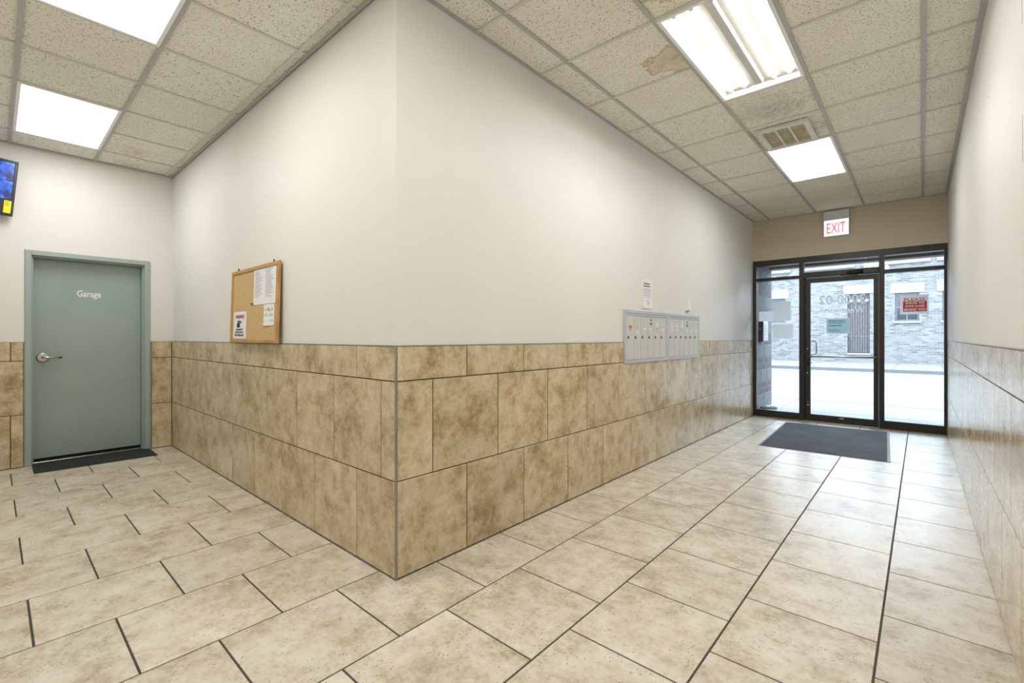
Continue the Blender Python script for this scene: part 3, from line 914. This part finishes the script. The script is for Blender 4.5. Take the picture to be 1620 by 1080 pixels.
# ================================================================== MAILBOXES
def mail_unit(y0, y1, label, deco):
    t = thing('mailbox_bank', FA((y0 + y1) / 2, 0.995, 0.0), label, 'mailbox', 'mailboxes in the middle wall')
    z0, z1 = 0.994, 1.481
    fs, ft, fb = 0.040, 0.030, 0.028
    m = MB(FA)
    for b in ((y0, y1, z1 - ft, z1), (y0, y1, z0, z0 + fb), (y0, y0 + fs, z0 + fb, z1 - ft), (y1 - fs, y1, z0 + fb, z1 - ft)):
        m.box(*b, -0.012, 0.010, 0.002)
    m.build('frame', 'mail_frame', t)
    bx('backing', 'dark_metal', t, (y0 + 0.01, y1 - 0.01, z0 + 0.01, z1 - 0.01, -0.012, 0.002), fr=FA)
    a, b = y0 + fs, y1 - fs
    bx('top_flap', 'mail_frame', t, (a + 0.003, b - 0.003, z1 - ft - 0.021, z1 - ft - 0.003, 0.0, 0.009), fr=FA, ch=0.002)
    zt, zb = z1 - ft - 0.024, z0 + fb + 0.003
    wd = (b - a) / 6
    for k in range(6):
        u0, u1 = a + wd * k + 0.0022, a + wd * (k + 1) - 0.0022
        dr = bx('mailbox_door', 'mail_door', t, (u0, u1, zb, zt, 0.002, 0.008), fr=FA, ch=0.0015)
        MB(FA).tube([(u0 + 0.022, 1.228, 0.006), (u0 + 0.022, 1.228, 0.015)], 0.009, 10).build('lock', 'dark_metal', dr)
        MB(FA).box(u0 + 0.021, u0 + 0.034, 1.226, 1.242, 0.008, 0.012).build('key_tab', 'dark_metal', dr)
        um = (u0 + u1) / 2
        for kind in deco[k]:
            if kind == 'orange':
                MB(FA).prism([(um - 0.026, 1.308), (um + 0.026, 1.308), (um + 0.033, 1.338), (um - 0.033, 1.338)], 0.008, 0.0088).build('orange_sticker', 'orange', dr)
                bx('number_sticker', 'orange', dr, (um - 0.011, um + 0.011, 1.291, 1.301, 0.008, 0.0088), fr=FA)
            elif kind == 'name':
                bx('name_strip', 'label_grey', dr, (um - 0.026, um + 0.026, 1.325, 1.331, 0.008, 0.0095), fr=FA)
                bx('name_card', 'paper', dr, (um - 0.026, um + 0.026, 1.302, 1.323, 0.008, 0.0090), fr=FA)
                bx('number_card', 'paper', dr, (um - 0.009, um + 0.009, 1.283, 1.294, 0.008, 0.0090), fr=FA)
            elif kind == 'note':
                bx('note', 'paper', dr, (um - 0.020, um + 0.018, 1.333, 1.372, 0.008, 0.0090), fr=FA)
            elif kind == 'long':
                bx('note', 'paper', dr, (um - 0.020, um + 0.016, 1.330, 1.405, 0.008, 0.0090), fr=FA)
            elif kind == 'strip':
                bx('name_strip', 'label_grey', dr, (um - 0.024, um + 0.024, 1.310, 1.320, 0.008, 0.0095), fr=FA)
                bx('number_tag', 'ink', dr, (um - 0.010, um + 0.010, 1.283, 1.292, 0.008, 0.0090), fr=FA)
            elif kind == 'scuffed':
                MB(FA).lines(um - 0.028, um + 0.032, 1.310, 1.345, 0.008, 4, ragged=0.3, seed=5).build('old_print', 'ink', dr)
                bx('note', 'paper', dr, (um - 0.020, um + 0.028, 1.265, 1.288, 0.008, 0.0090), fr=FA)
            elif kind == 'master':
                bx('blue_label', 'blue_label', dr, (um - 0.026, um + 0.030, 1.349, 1.374, 0.008, 0.0090), fr=FA)
                MB(FA).prism([(um - 0.008, 1.386), (um + 0.008, 1.386), (um + 0.010, 1.398), (um, 1.412), (um - 0.010, 1.398)], 0.008, 0.0105).build('master_lock', 'ink_dark', dr)
mail_unit(3.736, 4.664, 'grey bank of six narrow mailboxes with the orange sticker', [['orange'], ['scuffed'], ['name'], ['name', 'master'], ['strip', 'note'], ['name']])
mail_unit(4.666, 5.586, 'grey bank of six narrow mailboxes nearer the entrance', [['name', 'note'], ['name', 'note'], ['strip', 'long'], ['name', 'master'], ['name'], ['name']])

FA2 = Fr((A - PR, 0, 0), (0, 1, 0), (0, 0, 1), (1, 0, 0))
p = tag(MB(FA2).sheet(4.118, 4.336, 1.508, 1.792, 0.0005, 0.002, 0.006).build('wall_notice', 'paper', None, FA2(4.227, 1.508, 0)), 'white notice sheet on the wall above the mailboxes', 'paper')
m = MB(FA2)
m.lines(4.145, 4.30, 1.712, 1.760, 0.0035, 2, h=0.012, ragged=0.6, seed=8)
m.build('heading', 'ink_dark', p)['kind'] = 'stuff'
MB(FA2).lines(4.145, 4.315, 1.612, 1.705, 0.0035, 6, ragged=0.2, seed=9).build('print', 'ink', p)['kind'] = 'stuff'
m = MB(FA2)
m.tube([(4.20, 1.575, 0.0045), (4.225, 1.585, 0.0045), (4.25, 1.575, 0.0045), (4.255, 1.555, 0.0045), (4.235, 1.545, 0.0045), (4.22, 1.56, 0.0045)], 0.003, 5)
m.build('drawing', 'ink', p)

t = thing('door_chime', FA2(5.245, 1.53, 0.0), 'small white plastic wall unit above the right end of the mailboxes', 'doorbell')
MB(FA2).box(5.198, 5.292, 1.532, 1.655, 0.0, 0.028, 0.006).build('casing', 'plastic', t)
MB(FA2).box(5.212, 5.278, 1.600, 1.645, 0.028, 0.031, 0.002).build('cover_panel', 'plastic', t)
MB(FA2).box(5.225, 5.265, 1.522, 1.532, 0.0, 0.014, 0.002).build('bottom_clip', 'label_grey', t)

# ================================================================== ENTRANCE
front = thing('window_1', (-0.87, D + 0.05, 0.0), 'dark bronze aluminium storefront with sidelights and transom panes', None, kind='structure')
FD = 0.110
def member(name, *b):
    return bx(name, 'bronze', front, *b, fr=FS, ch=0.002)
member('head', (A, C + 0.002, 2.333, 2.418, -FD, 0.0))
member('jamb', (A, -1.943, 0.0, 2.333, -FD, 0.0))
member('jamb', (0.213, C + 0.002, 0.0, 2.333, -FD, 0.0))
member('mullion', (-1.363, -1.309, 0.0, 2.333, -FD, 0.0))
member('mullion', (-0.433, -0.376, 0.0, 2.333, -FD, 0.0))
member('transom_bar', (-1.943, -1.363, 2.103, 2.150, -FD, -0.002))
member('transom_bar', (-1.309, -0.433, 2.105, 2.186, -FD, -0.002))
member('transom_bar', (-0.376, 0.213, 2.093, 2.142, -FD, -0.002))
member('sill', (-1.943, -1.363, 0.0, 0.104, -FD, -0.002))
member('sill', (-0.376, 0.213, 0.0, 0.110, -FD, -0.002))
GY = -0.055
for (a, b, c, d_) in ((-1.943, -1.363, 0.104, 2.103), (-1.943, -1.363, 2.150, 2.333), (-1.309, -0.433, 2.186, 2.333), (-0.376, 0.213, 2.142, 2.333), (-0.376, 0.213, 0.110, 2.093)):
    bx('pane', 'glass', front, (a, b, c, d_, GY - 0.003, GY + 0.003), fr=FS)

door2 = thing('door_2', (-0.87, D + 0.05, 0.0), 'glass entrance door in a dark bronze frame with push bar', None, kind='structure')
L0, L1 = -1.286, -0.438
DN0, DN1 = -0.075, -0.030
def dmem(name, *b):
    return bx(name, 'bronze', door2, *b, fr=FS, ch=0.002)
dmem('stile', (L0, -1.226, 0.008, 2.098, DN0, DN1))
dmem('stile', (-0.491, L1, 0.008, 2.098, DN0, DN1))
dmem('rail', (-1.226, -0.491, 2.030, 2.098, DN0, DN1))
brail = dmem('rail', (-1.226, -0.491, 0.008, 0.103, DN0, DN1))
pane = bx('pane', 'glass', door2, (-1.226, -0.491, 0.103, 2.030, -0.056, -0.050), fr=FS)
dmem('stop', (-1.309, -1.287, 0.0, 2.105, -0.10, -0.078))
dmem('stop', (-0.4375, -0.433, 0.0, 2.105, -0.10, -0.078))
bx('threshold', 'satin', door2, (-1.309, -0.433, 0.0, 0.006, -FD, 0.004), fr=FS)
pb = MB(FS).tube([(-1.262, 0.949, 0.022), (-0.450, 0.957, 0.022)], 0.0125, 14).build('push_bar', 'satin', door2)
for u_, v_ in ((-1.255, 0.949), (-0.462, 0.957)):
    MB(FS).tube([(u_, v_, DN1), (u_, v_, 0.022)], 0.010, 10).build('bar_post', 'satin', pb)
MB(FS).tube([(-1.245, 1.180, DN0), (-1.240, 1.180, DN0 - 0.03), (-1.205, 1.181, DN0 - 0.055), (-1.172, 1.172, DN0 - 0.060), (-1.162, 1.145, DN0 - 0.060), (-1.162, 1.015, DN0 - 0.060),
             (-1.172, 0.985, DN0 - 0.060), (-1.205, 0.977, DN0 - 0.055), (-1.240, 0.977, DN0 - 0.03), (-1.245, 0.977, DN0)], 0.011, 10).build('pull_handle', 'satin', door2)
for z in (1.062, 0.938, 0.707):
    MB(FS).tube([(-1.262, z, DN1), (-1.262, z, DN1 + 0.006)], 0.010, 12).build('lock_cylinder', 'satin', door2)
bx('latch_lever', 'dark_metal', door2, (-1.255, -1.195, 0.852, 0.862, DN1, DN1 + 0.02), fr=FS, ch=0.002)
bx('latch_case', 'bronze', door2, (-1.275, -1.238, 0.835, 0.945, DN1, DN1 + 0.012), fr=FS, ch=0.002)
bx('bottom_lock', 'grey_plate', door2, (-1.268, -1.236, 0.230, 0.240, DN1, DN1 + 0.002), (-1.260, -1.252, 0.275, 0.283, DN1, DN1 + 0.002), fr=FS)
bx('rail_sticker', 'paper', brail, (-0.875, -0.825, 0.070, 0.082, DN1, DN1 + 0.001), fr=FS)
# closer: body on the transom bar, arm to the door
cl = bx('closer_body', 'bronze', door2, (-0.600, -0.437, 2.107, 2.163, -0.002, 0.05), fr=FS, ch=0.004)
MB(FS).tube([(-0.785, 2.137, 0.026), (-0.600, 2.142, 0.026)], [0.020, 0.026], 14).build('closer_cylinder', 'bronze', cl)
MB(FS).tube([(-0.640, 2.118, 0.055), (-0.660, 2.096, 0.060), (-0.855, 2.100, 0.095)], 0.009, 8).build('closer_arm', 'dark_metal', cl)
MB(FS).tube([(-0.855, 2.100, 0.095), (-0.835, 2.066, 0.02), (-0.820, 2.058, DN1)], 0.009, 8).build('closer_link', 'satin', cl)
# lettering on the outside of the glass, read from the street
m = MB(FS)
m.text('3000-02', -1.120, -0.582, 1.700, 1.838, -0.0575, 0.0, mirror=True, offset=0.018)
m.text('Wentworth', -1.120, -0.586, 1.573, 1.664, -0.0575, 0.0, mirror=True, offset=0.018)
m.build('glass_lettering', 'frost', pane)

# notices stuck to the glass
t = thing('door_sign', FS(-0.073, 1.53, GY + 0.004), 'red and white sign asking to please close the door, on glass', 'sign')
MB(FS).quad(-0.215, 0.069, 1.533, 1.785, GY + 0.0055).build('sign_plate', 'sheet', t)
bx('red_field', 'red', t, (-0.184, 0.050, 1.568, 1.704, GY + 0.0055, GY + 0.0062), fr=FS)
m = MB(FS)
for b in ((-0.184, 0.050, 1.750, 1.754), (-0.184, -0.180, 1.704, 1.750), (0.046, 0.050, 1.704, 1.750)):
    m.box(*b, GY + 0.0055, GY + 0.0062)
m.build('border', 'ink', t)
MB(FS).text('PLEASE', -0.172, 0.038, 1.709, 1.745, GY + 0.0055, 0.0007, bold=0.035).build('heading', 'red', t)
m = MB(FS)
m.text('ENSURE THE', -0.158, 0.026, 1.668, 1.695, GY + 0.0062, 0.0007, bold=0.035)
m.text('DOOR CLOSES', -0.160, 0.028, 1.627, 1.653, GY + 0.0062, 0.0007, bold=0.035)
m.text('BEHIND YOU', -0.172, 0.038, 1.578, 1.610, GY + 0.0062, 0.0007, bold=0.035)
m.build('sign_text', 'print_white', t)

p = tag(MB(FS).quad(-1.027, -0.762, 1.288, 1.495, -0.0480).build('glass_notice', 'sheet_blue'), 'pale blue notice taped inside the entrance door glass', 'paper')
m = MB(FS)
m.lines(-1.005, -0.800, 1.425, 1.480, -0.0480, 2, h=0.010, ragged=0.15, seed=21)
m.lines(-1.005, -0.830, 1.385, 1.410, -0.0480, 1, h=0.012, ragged=0.1, seed=22)
m.lines(-1.005, -0.840, 1.310, 1.345, -0.0480, 2, h=0.006, ragged=0.2, seed=23)
m.build('print', 'ink_dark', p)['kind'] = 'stuff'
MB(FS).ring(-1.033, -0.756, 1.282, 1.501, -0.0480, 0.006).build('border', 'sheet', p)
for (a, b, c, d_, mt, lb) in ((-1.909, -1.717, 1.488, 1.626, 'sheet', 'small white sheet stuck outside the left sidelight beside the pillar'),
                              (-1.697, -1.489, 1.491, 1.772, 'sheet_back', 'upright beige sheet on the left sidelight, seen from its back'),
                              (-1.721, -1.455, 1.214, 1.430, 'sheet_back', 'wide beige sheet low on the left sidelight, seen from behind')):
    p = tag(MB(FS).quad(a, b, c, d_, GY - 0.0045).build('glass_notice', mt), lb, 'paper')
    MB(FS).ring(a - 0.009, b + 0.009, c - 0.009, d_ + 0.009, GY - 0.0045, 0.009).build('sheet_border', 'sheet', p)

# exit sign
t = thing('exit_sign', FS(-0.90, 2.66, 0.03), 'lit white exit sign with red letters above the glass entrance', 'sign')
bx('housing', 'grey_plate', t, (-1.052, -0.752, 2.902, 3.022, 0.002, 0.062), fr=FS, ch=0.004)
m = MB(FS)
for b in ((-1.052, -0.752, 2.662, 2.672), (-1.052, -1.043, 2.672, 2.900), (-0.761, -0.752, 2.672, 2.900), (-1.043, -0.761, 2.890, 2.900)):
    m.box(*b, 0.002, 0.062, 0.002)
m.build('frame', 'white', t)
bx('lit_face', 'exit_face', t, (-1.043, -0.761, 2.672, 2.890, 0.010, 0.058), fr=FS)
MB(FS).text('EXIT', -1.012, -0.795, 2.706, 2.850, 0.058, 0.0008, bold=0.004).build('lettering', 'exit_red', t)

# entrance mat
ra = math.radians(2.6)
FT = Fr((-0.853, 6.735, 0), (math.cos(ra), math.sin(ra), 0), (-math.sin(ra), math.cos(ra), 0), (0, 0, 1))
t = thing('entrance_mat', (-0.853, 6.735, 0), 'ribbed grey carpet mat with vinyl border inside the entrance', 'mat')
bx('vinyl_border', 'mat_vinyl', t, (-0.585, 0.585, -0.925, 0.925, 0.0, 0.004), fr=FT, ch=0.002)
bx('carpet', 'mat_carpet', t, (-0.563, 0.560, -0.905, 0.905, 0.002, 0.009), fr=FT, ch=0.003)

# ================================================================== OUTSIDE
GZ = -0.03
def ground(name, mat, x0, x1, y0, y1, z0, z1, label):
    return tag(bx(name, mat, None, (x0, x1, y0, y1, z0, z1)), label, kind='structure')
near = ground('floor_pavement', 'mortar', -14, 9, D + 0.11, 10.95, GZ - 0.1, GZ - 0.006, 'pale concrete pavement outside the entrance')
for i, (xa, xb) in enumerate(((-13.9, -7.9), (-7.9, -4.9), (-4.9, -1.87), (-1.87, 1.20), (1.20, 4.2), (4.2, 8.9))):
    for ya, yb in ((D + 0.115, 9.32), (9.32, 10.85)):
        tile('paving_slab', 'concrete', near, WORLD, xa + 0.006, xb - 0.006, ya + 0.006, yb - 0.006, GZ - 0.012, GZ, 0.004)
ground('street_kerb_near', 'kerb', -14, 9, 10.85, 11.0, GZ - 0.2, GZ + 0.002, 'concrete kerb on the near side of the street')
ground('street', 'asphalt', -16, 11, 11.0, 22.0, GZ - 0.2, GZ - 0.05, 'pale worn street surface beyond the pavement')
ground('street_kerb_far', 'kerb', -16, 11, 22.0, 22.22, GZ - 0.2, GZ + 0.07, 'grey kerb on the far side of the street')
far = ground('floor_far_pavement', 'mortar', -16, 11, 22.22, 27.7, GZ - 0.2, GZ + 0.055, 'concrete pavement in front of the brick building')
for xa in (-15.9, -12.3, -9.4, -6.5, -3.65, -0.80, 0.62, 2.1, 4.9, 7.8):
    xb = {-0.80: 0.62, 0.62: 2.1, 7.8: 10.9}.get(xa, None)
    xs = [-15.9, -12.3, -9.4, -6.5, -3.65, -0.80, 0.62, 2.1, 4.9, 7.8, 10.9]
    xb = xs[xs.index(xa) + 1]
    tile('paving_slab', 'concrete', far, WORLD, xa + 0.02, xb - 0.02, 22.24, 27.62, GZ + 0.05, GZ + 0.07, 0.004)

# brick building across the street
YF = 27.66
bld = thing('brick_building', (-2.5, YF + 1.0, 0.0), 'whitewashed brick building with boarded door across the street', 'building')
FF = Fr((0, YF, 0), (1, 0, 0), (0, 0, 1), (0, -1, 0))
def hole_wall(holes, x0, x1, z0, z1):
    xs = sorted({x0, x1, *[h[0] for h in holes], *[h[1] for h in holes]})
    m = MB(FF)
    for a, b in zip(xs[:-1], xs[1:]):
        zz = z0
        for h in sorted([h for h in holes if h[0] <= a + 1e-6 and h[1] >= b - 1e-6], key=lambda h: h[2]):
            m.box(a, b, zz, h[2], -0.4, 0.0)
            zz = h[3]
        m.box(a, b, zz, z1, -0.4, 0.0)
    return m
WIN = [(-6.21, -5.36), (-0.915, -0.080), (0.69, 1.53)]
DOOR = (-2.700, -1.842, 0.475, 3.32)
hole_wall([(a, b, 1.97, 3.26) for a, b in WIN] + [DOOR], -16, 11, -0.2, 5.8).build('wall', 'brick', bld)
for a, b in WIN:
    bx('lintel', 'limestone', bld, (a - 0.18, b + 0.18, 3.26, 3.71, -0.1, 0.025), fr=FF, ch=0.01)
    bx('sill', 'limestone', bld, (a - 0.07, b + 0.08, 1.87, 1.97, -0.2, 0.10), fr=FF, ch=0.01)
    wn = MB(FF)
    for r in ((a, b, 3.16, 3.26), (a, b, 1.97, 2.04), (a, a + 0.07, 2.04, 3.16), (b - 0.07, b, 2.04, 3.16), (a + 0.07, b - 0.07, 2.58, 2.65)):
        wn.box(*r, -0.16, -0.09, 0.01)
    wn = wn.build('window', 'win_frame', bld)
    um = (a + b) / 2
    for k in (0, 1):
        bx('pane', 'win_pane', wn, (a + 0.07, b - 0.07, (2.65, 2.04)[k], (3.16, 2.58)[k], -0.14, -0.12), fr=FF)
    bx('glazing_bar', 'win_frame', wn, (um - 0.02, um + 0.02, 2.04, 2.58, -0.13, -0.10), fr=FF)
bx('lintel', 'limestone', bld, (DOOR[0] - 0.16, DOOR[1] + 0.16, 3.32, 3.74, -0.1, 0.025), fr=FF, ch=0.01)
bx('door_step', 'limestone', bld, (DOOR[0] - 0.02, DOOR[1] + 0.05, 0.39, 0.475, -0.2, 0.08), fr=FF)
bdoor = bx('boarded_door', 'old_wood', bld, (DOOR[0], DOOR[1], 0.475, 3.32, -0.2, -0.14), fr=FF)
nb = 9
for k in range(nb):
    a = DOOR[0] + (DOOR[1] - DOOR[0]) * k / nb
    tile('plank', 'old_wood', bdoor, FF, a + 0.006, a + (DOOR[1] - DOOR[0]) / nb - 0.006, 0.49, 3.26, -0.14, -0.10 + 0.012 * (k % 2), 0.008)
bx('lock_rail', 'win_frame', bdoor, (DOOR[0], DOOR[1], 1.26, 1.30, -0.10, -0.085), fr=FF)
fl_ = bx('lamp_rail', 'win_frame', bld, (-2.62, -1.93, 2.975, 3.01, -0.10, -0.02), fr=FF)
for u_ in (-2.56, -2.25, -1.95):
    MB(FF).tube([(u_, 2.99, -0.06), (u_, 2.985, 0.02), (u_, 2.98, 0.05)], [0.05, 0.065, 0.04], 12).build('lamp_globe', 'white', fl_)
# stone sill course of the upper storey
for a, b in ((-16, -5.1), (-4.6, -2.4), (-2.1, 0.3), (0.5, 11)):
    bx('stone_course', 'limestone', bld, (a, b, 4.60, 4.74, -0.1, 0.12), fr=FF, ch=0.01)
for a, b in ((-4.35, -3.3), (-1.6, -0.5), (0.8, 1.9)):
    bx('stone_course', 'limestone', bld, (a, b, 4.88, 5.02, -0.1, 0.10), fr=FF, ch=0.01)

# recessed porch: block piers, soffit and beam
pier = tag(bx('wall_porch_left', 'mortar', None, (A - 0.40, A - 0.006, D + 0.112, 9.165, GZ, 2.60)), 'block pier outside the entrance, grey and plum bands', kind='structure')
FP = Fr((A, 0, 0), (0, 1, 0), (0, 0, 1), (1, 0, 0))
FE = Fr((0, 9.17, 0), (-1, 0, 0), (0, 0, 1), (0, 1, 0))
z = GZ
k = 0
courses = [(GZ, 0.084, 'g'), (0.084, 0.286, 'g')]
zz = 0.286
while zz < 2.45:
    courses += [(zz, zz + 0.1005, 'p'), (zz + 0.1005, zz + 0.201, 'p'), (zz + 0.201, zz + 0.4095, 'g')]
    zz += 0.4095
for k, (z0, z1, kd) in enumerate(courses):
    z1 = min(z1, 2.56)
    if z1 - z0 < 0.03: continue
    off = 9.17 - (0.55 if k % 2 else 0.35)
    cuts = [9.17]
    y = off
    while y > D + 0.15:
        cuts.append(y); y -= 0.40
    cuts.append(D + 0.112)
    for b, a in zip(cuts[:-1], cuts[1:]):
        nm, mt = ('block', 'block_grey') if kd == 'g' else ('brick', 'block_purple')
        tile(nm, mt, pier, FP, a + 0.004, b - 0.004, z0 + 0.004, z1 - 0.004, -0.10, 0.0 if kd == 'g' else -0.003, 0.006)
    tile('block' if kd == 'g' else 'brick', 'block_grey' if kd == 'g' else 'block_purple', pier, FE, 0.004 - A, 0.39 - A, z0 + 0.004, z1 - 0.004, -0.006, 0.004, 0.004)
tag(bx('wall_porch_right', 'block_grey', None, (C + 0.035, C + 0.45, D + 0.112, 9.17, GZ, 2.60)), 'grey block pier at the right of the porch', kind='structure')
tag(bx('ceiling_porch', 'soffit', None, (A, C + 0.035, D + 0.131, 9.02, 2.455, 2.52)), 'taupe soffit above the recessed entrance', kind='structure')
tag(bx('trim_porch_beam', 'beam', None, (A - 0.4, C + 0.45, 9.02, 9.22, 2.41, 3.4), ), 'taupe beam across the front of the porch', kind='structure')
tag(bx('wall_porch_upper', 'mortar', None, (A - 0.4, C + 0.45, D + 0.131, 9.02, 2.56, 3.4)), 'masonry above the porch soffit', kind='structure')

# intercom on the pier
t = thing('intercom_panel', FP(8.36, 1.16, 0.0), 'silver keypad intercom on the block pier outside the left sidelight', 'intercom')
bx('box', 'dark_metal', t, (8.20, 8.52, 1.165, 1.49, 0.0, 0.085), fr=FP, ch=0.006)
face = bx('face_plate', 'satin', t, (8.21, 8.51, 1.175, 1.48, 0.085, 0.090), fr=FP, ch=0.002)
for i in range(4):
    for j in range(6):
        tile('key', 'white', face, FP, 8.27 + 0.055 * i, 8.30 + 0.055 * i, 1.235 + 0.035 * j, 1.257 + 0.035 * j, 0.090, 0.094, 0.002)

# bagged papers left by the pier
def bag(c, l, r, yaw, mt, label):
    d = V3((math.cos(yaw), math.sin(yaw), 0))
    c = V3(c)
    m = MB()
    P = [c + d * (l * s) + V3((0, 0, 0.006 * math.sin(9 * s))) for s in (-0.62, -0.52, -0.45, -0.25, 0, 0.25, 0.45, 0.5)]
    m.tube(P, [r * 0.55, r * 0.25, r * 0.8, r, r * 1.03, r, r * 0.9, r * 0.45], 12)
    tag(m.build('newspaper_bag', mt), label, 'newspaper', 'bagged newspapers by the pier')
bag((-1.90, 8.30, GZ + 0.047), 0.24, 0.045, 1.1, 'bag', 'lilac bagged newspaper on the ground by the pier, lower left')
bag((-1.76, 8.34, GZ + 0.044), 0.24, 0.042, 1.1, 'bag_white', 'white bagged newspaper on the ground by the pier, lower right')
bag((-1.83, 8.31, GZ + 0.128), 0.26, 0.042, 0.95, 'bag_white', 'white bagged newspaper lying on top of the other two')
